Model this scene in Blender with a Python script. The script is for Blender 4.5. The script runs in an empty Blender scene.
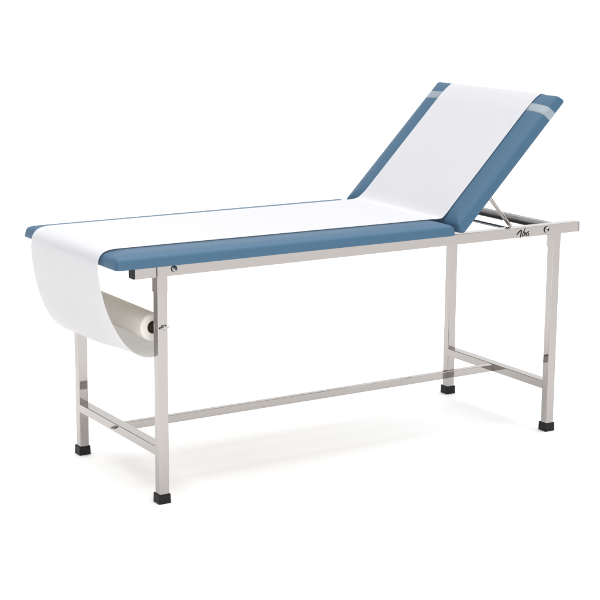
import bpy, bmesh, math, random
from mathutils import Vector, Matrix
random.seed(4)
SC = bpy.context.scene
COL = SC.collection

# ------------------------------------------------------------------ camera
cam_data = bpy.data.cameras.new('camera')
cam_data.sensor_width = 36.0
cam_data.lens = 99.437
cam_data.clip_start = 0.05
cam_data.clip_end = 500.0
cam = bpy.data.objects.new('camera', cam_data)
COL.objects.link(cam)
_R, _U, _B = (0.848586, -0.529011, 0.007082), (0.104798, 0.181197, 0.977847), (-0.518575, -0.829045, 0.2092)
_C = (-2.216789, -4.351076, 1.689576)
cam.matrix_world = Matrix(((_R[0], _U[0], _B[0], _C[0]), (_R[1], _U[1], _B[1], _C[1]),
                           (_R[2], _U[2], _B[2], _C[2]), (0, 0, 0, 1)))
SC.camera = cam

# ------------------------------------------------------------------ studio light
world = bpy.data.worlds.new('World')
SC.world = world
world.use_nodes = True
wn, wl = world.node_tree.nodes, world.node_tree.links
wn.clear()
w_out = wn.new('ShaderNodeOutputWorld')
w_bg = wn.new('ShaderNodeBackground')
w_tc = wn.new('ShaderNodeTexCoord')
w_sep = wn.new('ShaderNodeSeparateXYZ')
w_ramp = wn.new('ShaderNodeValToRGB')           # studio: bright overhead, dimmer walls
wl.new(w_tc.outputs['Generated'], w_sep.inputs[0])
wl.new(w_sep.outputs['Z'], w_ramp.inputs[0])
# a white studio: pale sweep at the horizon, unlit upper walls, a broad lit ceiling
els = w_ramp.color_ramp.elements
els[0].position = 0.0; els[0].color = (0.95, 0.95, 0.95, 1)
els[1].position = 1.0; els[1].color = (2.65, 2.66, 2.68, 1)
for pos, val in ((0.29, 0.95), (0.40, 0.36), (0.60, 0.40), (0.72, 1.60)):
    e = els.new(pos); e.color = (val, val, val, 1)
# the studio is darker towards the foot end of the couch
w_side = wn.new('ShaderNodeMapRange'); w_side.interpolation_type = 'SMOOTHSTEP'
w_side.inputs['From Min'].default_value = -0.95; w_side.inputs['From Max'].default_value = 0.15
w_side.inputs['To Min'].default_value = 0.24; w_side.inputs['To Max'].default_value = 1.0
wl.new(w_sep.outputs['X'], w_side.inputs['Value'])
w_mul = wn.new('ShaderNodeVectorMath'); w_mul.operation = 'SCALE'
wl.new(w_ramp.outputs[0], w_mul.inputs[0])
wl.new(w_side.outputs[0], w_mul.inputs['Scale'])
wl.new(w_mul.outputs[0], w_bg.inputs['Color'])
w_bg.inputs['Strength'].default_value = 1.0
wl.new(w_bg.outputs[0], w_out.inputs['Surface'])

def softbox(name, loc, target, size, power, color=(1, 1, 1)):
    l = bpy.data.lights.new(name, 'AREA')
    l.shape = 'RECTANGLE'; l.size, l.size_y = size
    l.energy = power; l.color = color
    o = bpy.data.objects.new(name, l)
    COL.objects.link(o)
    o.location = loc
    o.rotation_euler = (Vector(target) - Vector(loc)).to_track_quat('-Z', 'Y').to_euler()
    return o
softbox('softbox_overhead', (-0.5, 0.3, 3.4), (1.1, 0.3, 0.8), (3.6, 3.6), 32)
softbox('softbox_front', (-0.35, -3.4, 0.9), (0.0, 0.2, 0.45), (1.2, 1.2), 17, (1.0, 0.97, 0.93))

SC.view_settings.view_transform = 'Standard'
SC.view_settings.look = 'None'
SC.view_settings.exposure = 0.38
SC.view_settings.gamma = 1.0

# ------------------------------------------------------------------ materials
def mat(name, color, rough=0.5, metal=0.0, **kw):
    m = bpy.data.materials.new(name); m.use_nodes = True
    b = m.node_tree.nodes['Principled BSDF']
    b.inputs['Base Color'].default_value = (*color, 1)
    b.inputs['Roughness'].default_value = rough
    b.inputs['Metallic'].default_value = metal
    for k, v in kw.items():
        b.inputs[k].default_value = v
    return m, m.node_tree.nodes, m.node_tree.links, b

def add_bump(nodes, links, b, scale, strength, dist, detail=4, mscale=(1, 1, 1), kind='noise'):
    tc = nodes.new('ShaderNodeTexCoord'); mp = nodes.new('ShaderNodeMapping')
    mp.inputs['Scale'].default_value = mscale
    links.new(tc.outputs['Object'], mp.inputs[0])
    if kind == 'noise':
        t = nodes.new('ShaderNodeTexNoise'); t.inputs['Detail'].default_value = detail
        t.inputs['Scale'].default_value = scale; out = t.outputs['Fac']
    else:
        t = nodes.new('ShaderNodeTexVoronoi'); t.inputs['Scale'].default_value = scale; out = t.outputs['Distance']
    links.new(mp.outputs[0], t.inputs['Vector'])
    bp = nodes.new('ShaderNodeBump')
    bp.inputs['Strength'].default_value = strength; bp.inputs['Distance'].default_value = dist
    links.new(out, bp.inputs['Height'])
    prev = b.inputs['Normal'].links
    if prev:
        links.new(prev[0].from_socket, bp.inputs['Normal'])
    links.new(bp.outputs[0], b.inputs['Normal'])
    return out

def steel_mat(name, color, rough):
    m, n, l, b = mat(name, color, rough, 1.0)
    tc = n.new('ShaderNodeTexCoord'); mp = n.new('ShaderNodeMapping')
    mp.inputs['Scale'].default_value = (14, 14, 14)
    l.new(tc.outputs['Object'], mp.inputs[0])
    t = n.new('ShaderNodeTexNoise'); t.inputs['Scale'].default_value = 1.0; t.inputs['Detail'].default_value = 6
    l.new(mp.outputs[0], t.inputs[0])
    mr = n.new('ShaderNodeMapRange')
    mr.inputs['From Min'].default_value = 0.3; mr.inputs['From Max'].default_value = 0.7
    mr.inputs['To Min'].default_value = rough * 0.75; mr.inputs['To Max'].default_value = rough * 1.35
    l.new(t.outputs['Fac'], mr.inputs[0]); l.new(mr.outputs[0], b.inputs['Roughness'])
    add_bump(n, l, b, 5.0, 0.10, 0.0014, 2)
    return m

STEEL = steel_mat('stainless_steel', (0.390, 0.366, 0.350), 0.045)
DARKSTEEL = steel_mat('dark_steel', (0.25, 0.24, 0.235), 0.30)
CHROME = mat('bright_chrome', (0.42, 0.41, 0.40), 0.12, 1.0)[0]
RUBBER, n, l, b = mat('black_rubber', (0.005, 0.005, 0.0055), 0.5, **{'Specular IOR Level': 0.25})
add_bump(n, l, b, 60, 0.5, 0.001, 5)
PLASTIC = mat('black_plastic', (0.006, 0.006, 0.006), 0.4, **{'Specular IOR Level': 0.3})[0]
INK = mat('black_ink', (0.006, 0.006, 0.006), 0.6, **{'Specular IOR Level': 0.15})[0]
CARD, n, l, b = mat('brown_cardboard', (0.36, 0.25, 0.14), 0.8)
add_bump(n, l, b, 200, 0.3, 0.0005)
BOARD = mat('bounce_plywood', (0.55, 0.50, 0.41), 0.7)[0]  # beige picked for its warm bounce onto the paper roll
HOLE = mat('core_shade', (0.040, 0.026, 0.014), 0.9)[0]  # near-black brown standing in for the shade inside the core

VINYL, n, l, b = mat('blue_vinyl', (0.049, 0.115, 0.188), 0.38, **{'Specular IOR Level': 0.22})
add_bump(n, l, b, 3.2, 0.30, 0.010, 2)              # padding swells gently
add_bump(n, l, b, 300, 0.55, 0.0009, kind='voronoi')   # leather grain
t = n.new('ShaderNodeTexNoise'); t.inputs['Scale'].default_value = 6; t.inputs['Detail'].default_value = 6
mr = n.new('ShaderNodeMapRange'); mr.inputs['To Min'].default_value = 0.34; mr.inputs['To Max'].default_value = 0.46
l.new(t.outputs['Fac'], mr.inputs[0]); l.new(mr.outputs[0], b.inputs['Roughness'])

PAPER, n, l, b = mat('white_couch_paper', (0.722, 0.718, 0.745), 0.65, **{'Specular IOR Level': 0.25})
add_bump(n, l, b, 7, 0.35, 0.008, 3, (1, 0.30, 1))
add_bump(n, l, b, 500, 0.08, 0.0003, 2)
tr = n.new('ShaderNodeBsdfTranslucent'); tr.inputs['Color'].default_value = (0.84, 0.82, 0.76, 1)
mx = n.new('ShaderNodeMixShader'); mx.inputs[0].default_value = 0.26
l.new(b.outputs[0], mx.inputs[1]); l.new(tr.outputs[0], mx.inputs[2])
l.new(mx.outputs[0], n['Material Output'].inputs['Surface'])

ROLLPAPER, n, l, b = mat('shaded_wound_paper', (0.80, 0.775, 0.725), 0.7, **{'Specular IOR Level': 0.2})  # same paper as the sheet, cream for wound edges and painted-in warm shade
add_bump(n, l, b, 12, 0.15, 0.003, 3)
STRAP, n, l, b = mat('clear_strap', (0.44, 0.50, 0.56), 0.14, Alpha=0.5)
add_bump(n, l, b, 30, 0.25, 0.002, 2)

FLOOR, n, l, b = mat('white_studio_floor', (0.97, 0.97, 0.97), 0.6, **{'Specular IOR Level': 0.15})
add_bump(n, l, b, 40, 0.04, 0.001, 3)

# ------------------------------------------------------------------ helpers
def link(name, bm, m, parent=None, smooth=False, bevel=0.0, seg=3):
    me = bpy.data.meshes.new(name)
    bm.normal_update()
    bm.to_mesh(me); bm.free()
    me.materials.append(m)
    if smooth or bevel:
        for p in me.polygons: p.use_smooth = True
    o = bpy.data.objects.new(name, me)
    COL.objects.link(o)
    if parent: o.parent = parent
    if bevel:
        md = o.modifiers.new('bevel', 'BEVEL'); md.width = bevel; md.segments = seg
        md.limit_method = 'ANGLE'; md.harden_normals = True
    return o

def add_box(bm, a, c):
    (x0, y0, z0), (x1, y1, z1) = a, c
    v = [bm.verts.new(q) for q in ((x0, y0, z0), (x1, y0, z0), (x1, y1, z0), (x0, y1, z0),
                                   (x0, y0, z1), (x1, y0, z1), (x1, y1, z1), (x0, y1, z1))]
    for f in ((3, 2, 1, 0), (4, 5, 6, 7), (0, 1, 5, 4), (1, 2, 6, 5), (2, 3, 7, 6), (3, 0, 4, 7)):
        bm.faces.new([v[i] for i in f])

def box(name, a, c, m, parent, bevel=0.003, seg=3):
    bm = bmesh.new(); add_box(bm, a, c)
    return link(name, bm, m, parent, bevel=bevel, seg=seg)

def add_rod(bm, p, q, r0, r1=None, seg=24, caps=True):
    p, q = Vector(p), Vector(q); r1 = r0 if r1 is None else r1
    ax = (q - p).normalized()
    u = ax.orthogonal().normalized(); w = ax.cross(u)
    A, B = [], []
    for i in range(seg):
        t = 2 * math.pi * i / seg
        dd = u * math.cos(t) + w * math.sin(t)
        A.append(bm.verts.new(p + dd * r0)); B.append(bm.verts.new(q + dd * r1))
    for i in range(seg):
        j = (i + 1) % seg
        bm.faces.new((A[i], A[j], B[j], B[i]))
    if caps:
        bm.faces.new(A[::-1]); bm.faces.new(B)

def add_lathe(bm, origin, axis, prof, seg=28):
    """prof = [(distance along axis, radius)]"""
    o, ax = Vector(origin), Vector(axis).normalized()
    u = ax.orthogonal().normalized(); w = ax.cross(u)
    rings = []
    for h, r in prof:
        if r < 1e-6:
            rings.append([bm.verts.new(o + ax * h)])
        else:
            rings.append([bm.verts.new(o + ax * h + (u * math.cos(2 * math.pi * i / seg) + w * math.sin(2 * math.pi * i / seg)) * r)
                          for i in range(seg)])
    for a, c in zip(rings, rings[1:]):
        for i in range(seg):
            j = (i + 1) % seg
            if len(a) == 1 and len(c) == 1: continue
            if len(a) == 1: bm.faces.new((a[0], c[j], c[i]))
            elif len(c) == 1: bm.faces.new((a[i], a[j], c[0]))
            else: bm.faces.new((a[i], a[j], c[j], c[i]))

def cushion_bm(lx, ly, prof, corner, frame, sag=0.0):
    """Upholstered pad: rounded-rectangle rings, prof = [(inset, height)], frame maps local to world."""
    bm = bmesh.new()
    rings = []
    N = 10
    for ins, h in prof:
        r = max(corner - ins * 0.45, 0.006)
        x0, x1, y0, y1 = ins, lx - ins, ins, ly - ins
        pts = []
        for cx, cy, a0 in ((x1 - r, y0 + r, -90), (x1 - r, y1 - r, 0), (x0 + r, y1 - r, 90), (x0 + r, y0 + r, 180)):
            for i in range(N + 1):
                a = math.radians(a0 + 90 * i / N)
                pts.append((cx + r * math.cos(a), cy + r * math.sin(a)))
        # extra points along the straight sides so the pad can swell
        full = []
        M = len(pts)
        for i in range(M):
            p, q = pts[i], pts[(i + 1) % M]
            full.append(p)
            dd = math.hypot(q[0] - p[0], q[1] - p[1])
            if i % (N + 1) == N and dd > 0.02:
                k = 28 if i // (N + 1) in (1, 3) else 18
                for s in range(1, k):
                    full.append((p[0] + (q[0] - p[0]) * s / k, p[1] + (q[1] - p[1]) * s / k))
        rings.append([bm.verts.new(frame(x, y, h)) for x, y in full])
    for a, c in zip(rings, rings[1:]):
        m = len(a)
        for i in range(m):
            j = (i + 1) % m
            bm.faces.new((a[i], a[j], c[j], c[i]))
    bm.faces.new(rings[0][::-1])
    bm.faces.new(rings[-1])
    return bm

def empty(name, loc, label, cat, group=None):
    o = bpy.data.objects.new(name, None); o.empty_display_size = 0.1
    COL.objects.link(o); o.location = loc
    o['label'] = label; o['category'] = cat
    if group: o['group'] = group
    return o

# ------------------------------------------------------------------ floor
bm = bmesh.new()
S = 120.0
v = [bm.verts.new(q) for q in ((-S, -S, 0), (S, -S, 0), (S, S, 0), (-S, S, 0))]
bm.faces.new(v)
fl = link('floor', bm, FLOOR)
fl['kind'] = 'structure'

# ------------------------------------------------------------------ couch frame
T, W, LX, H = 0.0358, 0.5846, 1.5419, 0.75
XL, XR = -0.0778, 1.6608
couch = empty('examination_couch', (0, 0, 0),
              'blue padded examination couch with raised backrest on a square steel tube frame', 'examination couch')

for y in (0.0, W):
    bm = bmesh.new()
    add_box(bm, (0.0008, y, H - T), (XR - 0.005, y + T, H))
    rail = link('side_rail', bm, STEEL, couch, bevel=0.0022)
    bm = bmesh.new()
    add_box(bm, (XL + 0.004, y, H - T), (-0.0012, y + T, H))
    link('rail_stub', bm, STEEL, rail, bevel=0.0022)
    box('end_cap', (XL, y + 0.0006, H - T + 0.0006), (XL + 0.0042, y + T - 0.0006, H - 0.0006), PLASTIC, rail, 0.0012)
    box('end_cap', (XR - 0.0052, y + 0.0006, H - T + 0.0006), (XR, y + T - 0.0006, H - 0.0006), PLASTIC if y else DARKSTEEL, rail, 0.0012)

# legs: upper socket as wide as the rail, a leg tube let into it, a rubber foot
IN = 0.0012
for x in (0.0, LX):
    for y in (0.0, W):
        bm = bmesh.new()
        add_box(bm, (x + IN, y + IN * 0.5, 0.010), (x + T - IN, y + T - 0.004, 0.68))
        leg = link('leg', bm, STEEL, couch, bevel=0.0030)
        box('leg_socket', (x + 0.0002, y + 0.0002, 0.6645), (x + T - 0.0002, y + T - 0.0002, H - T + 0.0045), STEEL, leg, 0.0024)
        bm = bmesh.new()
        c, c2 = 0.0030, 0.0022
        lo = [(x - c, y - c), (x + T + c, y - c), (x + T + c, y + T + c), (x - c, y + T + c)]
        hi = [(x - c2, y - c2), (x + T + c2, y - c2), (x + T + c2, y + T + c2), (x - c2, y + T + c2)]
        A = [bm.verts.new((*q, 0.0)) for q in lo]; B = [bm.verts.new((*q, 0.031)) for q in hi]
        bm.faces.new(A[::-1]); bm.faces.new(B)
        for i in range(4):
            j = (i + 1) % 4; bm.faces.new((A[i], A[j], B[j], B[i]))
        link('rubber_foot', bm, RUBBER, leg, bevel=0.0025)

# cross tubes
ZS, HS = 0.1817, 0.0293
for x in (0.0, LX):
    box('end_stretcher', (x + 0.0002, T - 0.0043, ZS - HS), (x + T + 0.002, W + 0.0018, ZS), STEEL, couch, 0.0022)
YL = 0.309
LT = 0.022
box('long_stretcher', (T + 0.0016, YL, 0.1535), (LX + 0.0004, YL + LT, 0.1795), STEEL, couch, 0.0022)
box('cross_bar', (0.004, T - 0.0004, H - 0.026), (0.030, W + 0.0004, H - 0.002), STEEL, couch, 0.0022)
bm = bmesh.new()                                   # at the head end an open channel, its hollow towards the foot
xa, xb, za, zb, th = LX - 0.002, LX + 0.026, H - 0.027, H - 0.001, 0.0022
sec = [(xa, zb), (xb, zb), (xb, za), (xa, za), (xa, za + th), (xb - th, za + th), (xb - th, zb - th), (xa, zb - th)]
A = [bm.verts.new((x, T - 0.0004, z)) for x, z in sec]; B = [bm.verts.new((x, W + 0.0004, z)) for x, z in sec]
bm.faces.new(A); bm.faces.new(B[::-1])
for i in range(8):
    j = (i + 1) % 8; bm.faces.new((A[j], A[i], B[i], B[j]))
bmesh.ops.recalc_face_normals(bm, faces=bm.faces)
link('cross_bar', bm, DARKSTEEL, couch, bevel=0.0005, seg=2)

# bolts
def dome_bolt(loc, r, axis=(0, -1, 0)):
    bm = bmesh.new()
    add_lathe(bm, loc, axis, [(-0.001, r * 1.28), (0.0012, r * 1.28), (0.0016, r * 1.2), (0.0016, r * 0.98), (0.004, r * 0.95),
                              (0.0062, r * 0.74), (0.0072, r * 0.45), (0.0072, r * 0.30), (0.0052, r * 0.28), (0.0052, 0)])
    o = link('bolt', bm, CHROME, couch, smooth=True)
    bm = bmesh.new()
    add_lathe(bm, Vector(loc) + Vector((-0.0034, 0, 0.0008)), axis, [(-0.001, r * 1.42), (0.0010, r * 1.42), (0.0014, r * 1.34), (0.0014, 0)])  # black washer set off-centre to draw the dark shadow left of the head
    link('shadow_washer', bm, PLASTIC, o, smooth=True)
    bm = bmesh.new()                              # hex socket
    add_lathe(bm, loc, axis, [(0.0060, r * 0.56), (0.0075, r * 0.56), (0.0075, 0)], 6)
    link('socket', bm, PLASTIC, o)
    return o
dome_bolt((0.060, 0, 0.7355), 0.0072)
dome_bolt((1.512, 0, 0.7330), 0.0082)
bm = bmesh.new()
add_lathe(bm, (0.0002, 0.312, 0.169), (-1, 0, 0), [(0, 0.0062), (0.004, 0.0062), (0.0055, 0.005), (0.0055, 0.0035), (0.012, 0.0035), (0.013, 0.0025), (0.013, 0)], 6)
link('bolt', bm, DARKSTEEL, couch)

# wing nut and axle that carry the paper roll
RX, RZ = 0.0185, 0.5465
bm = bmesh.new()
add_rod(bm, (RX, -0.004, RZ + .012), (RX, W + T + 0.004, RZ + .012), 0.0065)
axle = link('roll_axle', bm, PLASTIC, couch, smooth=True)
for ys, sg in ((0.0, -1), (W + T, 1)):
    bm = bmesh.new()
    o = Vector((RX, ys, RZ + .012))
    add_lathe(bm, o, (0, sg, 0), [(-0.0005, 0.0075), (0.003, 0.0075), (0.009, 0.0055), (0.012, 0.0045), (0.0125, 0.003), (0.0115, 0)], 20)
    for s in (-1, 1):
        add_lathe(bm, o + Vector((s * 0.004, sg * 0.006, s * 0.0015)), (s, sg * 0.25, 0.18 * s),
                  [(0, 0.0035), (0.005, 0.0030), (0.010, 0.0026), (0.0125, 0.0018), (0.0132, 0)], 12)
    link('wing_nut', bm, CHROME, axle, smooth=True)

# script lettering painted on the near rail
STROKES = [
    [(1.378, 0.7255), (1.3805, 0.7285), (1.387, 0.7345), (1.393, 0.739), (1.3975, 0.7415)],
    [(1.3975, 0.7415), (1.3985, 0.738), (1.3965, 0.728), (1.3935, 0.7145)],
    [(1.415, 0.746), (1.410, 0.737), (1.405, 0.729), (1.402, 0.718)],
    [(1.4030, 0.7235), (1.4070, 0.7320), (1.4120, 0.7325), (1.4125, 0.7240), (1.4065, 0.7195)],
    [(1.4135, 0.7210), (1.4170, 0.7295), (1.4205, 0.7285), (1.4195, 0.7215), (1.4235, 0.7225)],
    [(1.4325, 0.7325), (1.4275, 0.7325), (1.4265, 0.7285), (1.4310, 0.7255), (1.4305, 0.7210), (1.4245, 0.7195)],
]
bm = bmesh.new()
def ribbon(bm, pts, w0):
    P = []
    n_ = len(pts)
    for i in range(n_ - 1):                     # Catmull-Rom
        p0, p1, p2, p3 = (Vector(pts[max(i - 1, 0)]), Vector(pts[i]), Vector(pts[i + 1]), Vector(pts[min(i + 2, n_ - 1)]))
        for s in range(6):
            t = s / 6
            P.append(0.5 * ((2 * p1) + (p2 - p0) * t + (2 * p0 - 5 * p1 + 4 * p2 - p3) * t * t + (3 * p1 - p0 - 3 * p2 + p3) * t ** 3))
    P.append(Vector(pts[-1]))
    prev = None
    for i, p in enumerate(P):
        dd = (P[min(i + 1, len(P) - 1)] - P[max(i - 1, 0)]).normalized()
        nn = Vector((-dd.y, dd.x)) * w0 * (0.65 + 0.35 * math.sin(math.pi * (i + 1) / (len(P) + 1)))
        cur = [bm.verts.new((p.x + k * nn.x, yy, p.y + k * nn.y)) for k, yy in ((1, -0.0005), (-1, -0.0005), (-1, 0.0002), (1, 0.0002))]
        if prev:
            for k in range(4):
                bm.faces.new((prev[k], prev[(k + 1) % 4], cur[(k + 1) % 4], cur[k]))
        else:
            bm.faces.new(cur)
        prev = cur
    bm.faces.new(prev[::-1])
for k, st in enumerate(STROKES):
    ribbon(bm, st, 0.0023 if k < 2 else 0.0017)
link('script_lettering', bm, INK, couch)

# ------------------------------------------------------------------ cushions
X0, X1, Y0, Y1, ZB = -0.151, 1.094, -0.034, 0.660, 0.7515
PROF = [(0.006, 0.0), (0.0012, 0.0012), (0.0, 0.0045), (0.0016, 0.014), (0.0036, 0.0225), (0.0062, 0.0285), (0.0105, 0.0328),
        (0.0175, 0.0360), (0.028, 0.0389), (0.042, 0.0413), (0.060, 0.0430), (0.085, 0.0439), (0.13, 0.0441), (0.24, 0.0442)]
seat = link('seat_cushion', cushion_bm(X1 - X0, Y1 - Y0, PROF, 0.013, lambda x, y, h: (X0 + x, Y0 + y, ZB + h)), VINYL, couch, smooth=True)

ANG = math.radians(45.4)
BO = Vector((1.1235, 0, 0.7545))
BU = Vector((math.cos(ANG), 0, math.sin(ANG))); BN = Vector((-math.sin(ANG), 0, math.cos(ANG)))
BL = 0.597
def back_pt(u, y, h):
    p = BO + BU * u + BN * h
    return (p.x, y, p.z)
back = link('backrest', cushion_bm(BL, Y1 - Y0, PROF, 0.013, lambda x, y, h: back_pt(x, Y0 + y, h)), VINYL, couch, smooth=True)
for nm, par, fr in (('bounce_board', seat, lambda x, y, h: (X0 + 0.02 + x, Y0 + y, ZB - 0.0005 - h)),):  # unseen board, added to bounce warm light onto the roll
    bm = bmesh.new()
    add_box(bm, (X0 + 0.03, T + 0.002, ZB - 0.0022), (X1 - 0.03, W - 0.002, ZB - 0.0002))
    link(nm, bm, BOARD, par)
# clear strap that holds the paper, lying over the pad from edge to edge
def prof_section(lift):
    """Section of the pad across its width as (y, h), near underside over the top to far underside."""
    near = [(Y0 + i, h) for i, h in PROF if i <= 0.08]
    far = [(Y1 - i, h) for i, h in PROF if i <= 0.08][::-1]
    pts = near + [(Y0 + (Y1 - Y0) * t, 0.0442) for t in (0.25, 0.4, 0.5, 0.6, 0.75)] + far
    out = []
    for k, (y, h) in enumerate(pts):
        a, c = pts[max(k - 1, 0)], pts[min(k + 1, len(pts) - 1)]
        t = Vector((c[0] - a[0], c[1] - a[1])).normalized()
        out.append((y - t.y * lift, h + t.x * lift))
    return out
bm = bmesh.new()
sec = prof_section(0.0004)
rows = [[bm.verts.new(back_pt(u, y, h)) for y, h in sec] for u in (0.503, 0.511, 0.520, 0.529, 0.537)]
for a, c in zip(rows, rows[1:]):
    for i in range(len(a) - 1):
        bm.faces.new((a[i], c[i], c[i + 1], a[i + 1]))
st = link('holding_strap', bm, STRAP, back, smooth=True)
st['label'] = 'clear glossy strap across the top of the backrest'
md = st.modifiers.new('thickness', 'SOLIDIFY'); md.thickness = 0.0004; md.offset = 1

# backrest support: two struts that rest on a cross rod
for y in (0.055, W + T - 0.055):
    bm = bmesh.new()
    for k in (-0.0048, 0.0048):
        add_rod(bm, (1.262, y + k, 0.893), (1.399, y + k, 0.7415), 0.0043, seg=16)
    link('support_strut', bm, STEEL, couch, smooth=True)
bm = bmesh.new()
add_rod(bm, (1.388, T - 0.002, 0.7385), (1.388, W + 0.002, 0.7385), 0.0052)
link('support_rod', bm, DARKSTEEL, couch, smooth=True)

# ------------------------------------------------------------------ paper
paper = empty('paper_roll', (RX, 0.3, RZ),
              'white disposable paper roll hung between the foot legs, its sheet drawn over the blue cushions', 'paper roll')
PM = Matrix.Translation((-RX, -0.3, -RZ))

RR = 0.043
bm = bmesh.new()
add_lathe(bm, (RX, 0.066, RZ), (0, 1, 0), [(0.0, 0.0206), (0.0, 0.030), (0.0004, 0.036), (0.0016, 0.0398), (0.0042, RR - 0.0008), (0.008, RR), (0.25, RR),
                                           (0.490, RR), (0.4914, RR - 0.0006), (0.492, 0.040), (0.492, 0.0206)], 64)
bm.transform(PM)
roll = link('roll', bm, ROLLPAPER, paper, smooth=True)
bm = bmesh.new()
add_lathe(bm, (RX, 0.0655, RZ), (0, 1, 0), [(0.491, 0.0186), (0.491, 0.0207), (0.002, 0.0207), (0.002, 0.0186), (0.491, 0.0186)], 40)
bm.transform(PM)
core = link('cardboard_core', bm, CARD, roll, smooth=False)

for y in (0.078, 0.546):  # dark discs that paint the shade of the hollow core, no real plugs
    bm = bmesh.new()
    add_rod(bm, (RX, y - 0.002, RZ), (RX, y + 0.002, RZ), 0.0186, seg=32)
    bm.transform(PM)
    link('core_shade_disc', bm, HOLE, roll)

# path of the sheet in (x, z): backrest top edge -> seat -> foot end -> hanging loop -> roll
G = 0.0020
def bk(u, h):
    p = BO + BU * u + BN * h
    return (p.x, p.z)
HT = 0.0442
def offset_profile(k0, k1, frame, lift):
    out = []
    for k in range(k0, k1):
        (i0, h0), (i1, h1) = PROF[k - 1], PROF[k + 1]
        t = Vector((i1 - i0, h1 - h0)).normalized()
        out.append(frame(PROF[k][0] - t.y * lift, PROF[k][1] + t.x * lift))
    return out
path = offset_profile(2, 11, lambda i, h: bk(BL - i, h), G)
path += [bk(u, HT + G) for u in (0.49, 0.42, 0.35, 0.28, 0.21, 0.155)]
zt = ZB + HT + G
loose = path + [bk(0.106, HT + G + 0.0002), bk(0.072, HT + G + 0.0004), bk(0.039, HT + G + 0.0022),
                (1.0925, zt + 0.0040), (1.073, zt + 0.0006), (1.035, zt + 0.0003), (0.985, zt)]
tight = path + [bk(0.106, HT + G), bk(0.070, HT + G - 0.0002), bk(0.034, HT + G - 0.0004),
                (1.0985, zt + 0.0008), (1.085, zt - 0.0012), (1.050, zt - 0.0002), (0.985, zt)]
path = []
path += [(x, zt) for x in (0.9, 0.8, 0.7, 0.6, 0.5, 0.4, 0.3, 0.2, 0.1, 0.0, -0.06, -0.09)]
drop_near = [(-0.108, zt - 0.0004), (-0.126, zt - 0.0030), (-0.140, zt - 0.0085), (-0.150, zt - 0.0175), (-0.1565, zt - 0.031), (-0.1585, zt - 0.052),
             (-0.1555, 0.705), (-0.1475, 0.655), (-0.134, 0.605), (-0.113, 0.556), (-0.086, 0.510), (-0.053, 0.477), (-0.018, 0.4578), (0.010, 0.4558),
             (0.032, 0.4625), (0.046, 0.476), (0.052, 0.492), (0.0525, 0.506), (RX + 0.0316, RZ - 0.0300)]
drop_far = [(-0.108, zt - 0.0002), (-0.127, zt - 0.0026), (-0.142, zt - 0.0080), (-0.1535, zt - 0.0170), (-0.1615, zt - 0.030), (-0.1650, zt - 0.050),
            (-0.1650, 0.705), (-0.1590, 0.655), (-0.147, 0.600), (-0.130, 0.546), (-0.105, 0.498), (-0.073, 0.463), (-0.034, 0.4435), (0.003, 0.4400),
            (0.030, 0.450), (0.046, 0.468), (0.052, 0.488), (0.0525, 0.505), (RX + 0.0316, RZ - 0.0300)]
tight = tight + path + drop_near
loose = loose + path + drop_far
def smooth_path(pts, step=0.006, ref=loose):
    out = []
    for i in range(len(pts) - 1):
        p0, p1, p2, p3 = (Vector(pts[max(i - 1, 0)]), Vector(pts[i]), Vector(pts[i + 1]), Vector(pts[min(i + 2, len(pts) - 1)]))
        span = (Vector(ref[i + 1]) - Vector(ref[i])).length       # same count of points on both creases
        m = max(2, int(span / step / (4 if span > 0.05 else 1)))
        # centripetal-ish tangents so long and short spans join cleanly
        d1, d0, d2 = (p2 - p1).length, max((p1 - p0).length, 1e-6), max((p3 - p2).length, 1e-6)
        t1 = ((p1 - p0) / d0 * d1 + (p2 - p1) / d1 * d0) / (d0 + d1) * d1 if i > 0 else (p2 - p1)
        t2 = ((p2 - p1) / d1 * d2 + (p3 - p2) / d2 * d1) / (d1 + d2) * d1 if i < len(pts) - 2 else (p2 - p1)
        for s in range(m):
            t = s / m
            out.append((2*t**3 - 3*t*t + 1) * p1 + (t**3 - 2*t*t + t) * t1 + (-2*t**3 + 3*t*t) * p2 + (t**3 - t*t) * t2)
    out.append(Vector(pts[-1]))
    return out
SP0, SP1 = smooth_path(tight), smooth_path(loose)
arc = [0.0]
for a, c in zip(SP1, SP1[1:]): arc.append(arc[-1] + (c - a).length)
NY = 40
bm = bmesh.new()
rows = []
for k, s in enumerate(arc):
    t = s / arc[-1]
    f = min(max((s - 0.60) / 1.2, 0), 1)
    yn = 0.054 + 0.022 * f - 0.022 * min(max((s - 1.85) / 0.3, 0), 1)
    yf = 0.556 + 0.004 * f
    ka, kc = max(k - 1, 0), min(k + 1, len(arc) - 1)
    tg = (SP1[kc] - SP1[ka]).normalized(); nn = Vector((tg.y, -tg.x))
    row = []
    for i in range(NY + 1):
        q = i / NY
        y = yn + (yf - yn) * q + 0.0011 * math.sin(4.1 * s + 1.0) + 0.0006 * math.sin(13 * s) * (1 - q)
        p = SP0[k].lerp(SP1[k], q * q * (3 - 2 * q))
        hang = min(max((s - 2.02) / 0.25, 0), 1) * min(max((arc[-1] - s) / 0.12, 0), 1)
        edge = max(0.0, 1 - min(q, 1 - q) / 0.05)
        lift = 0.0012 * edge * edge + 0.0007 * (0.5 + 0.5 * math.sin(2.3 * s * 7 + 5 * q)) * math.sin(math.pi * q)
        lift += hang * (0.0022 * math.sin(6.0 * q + 5 * s) + 0.0012 * math.sin(15 * q - 9 * s + 1.0))
        row.append(bm.verts.new((p.x + nn.x * lift, y, p.y + nn.y * lift)))
    rows.append(row)
for a, c in zip(rows, rows[1:]):
    for i in range(NY):
        bm.faces.new((a[i], c[i], c[i + 1], a[i + 1]))
bm.transform(PM)
sheet = link('paper_sheet', bm, PAPER, paper, smooth=True)
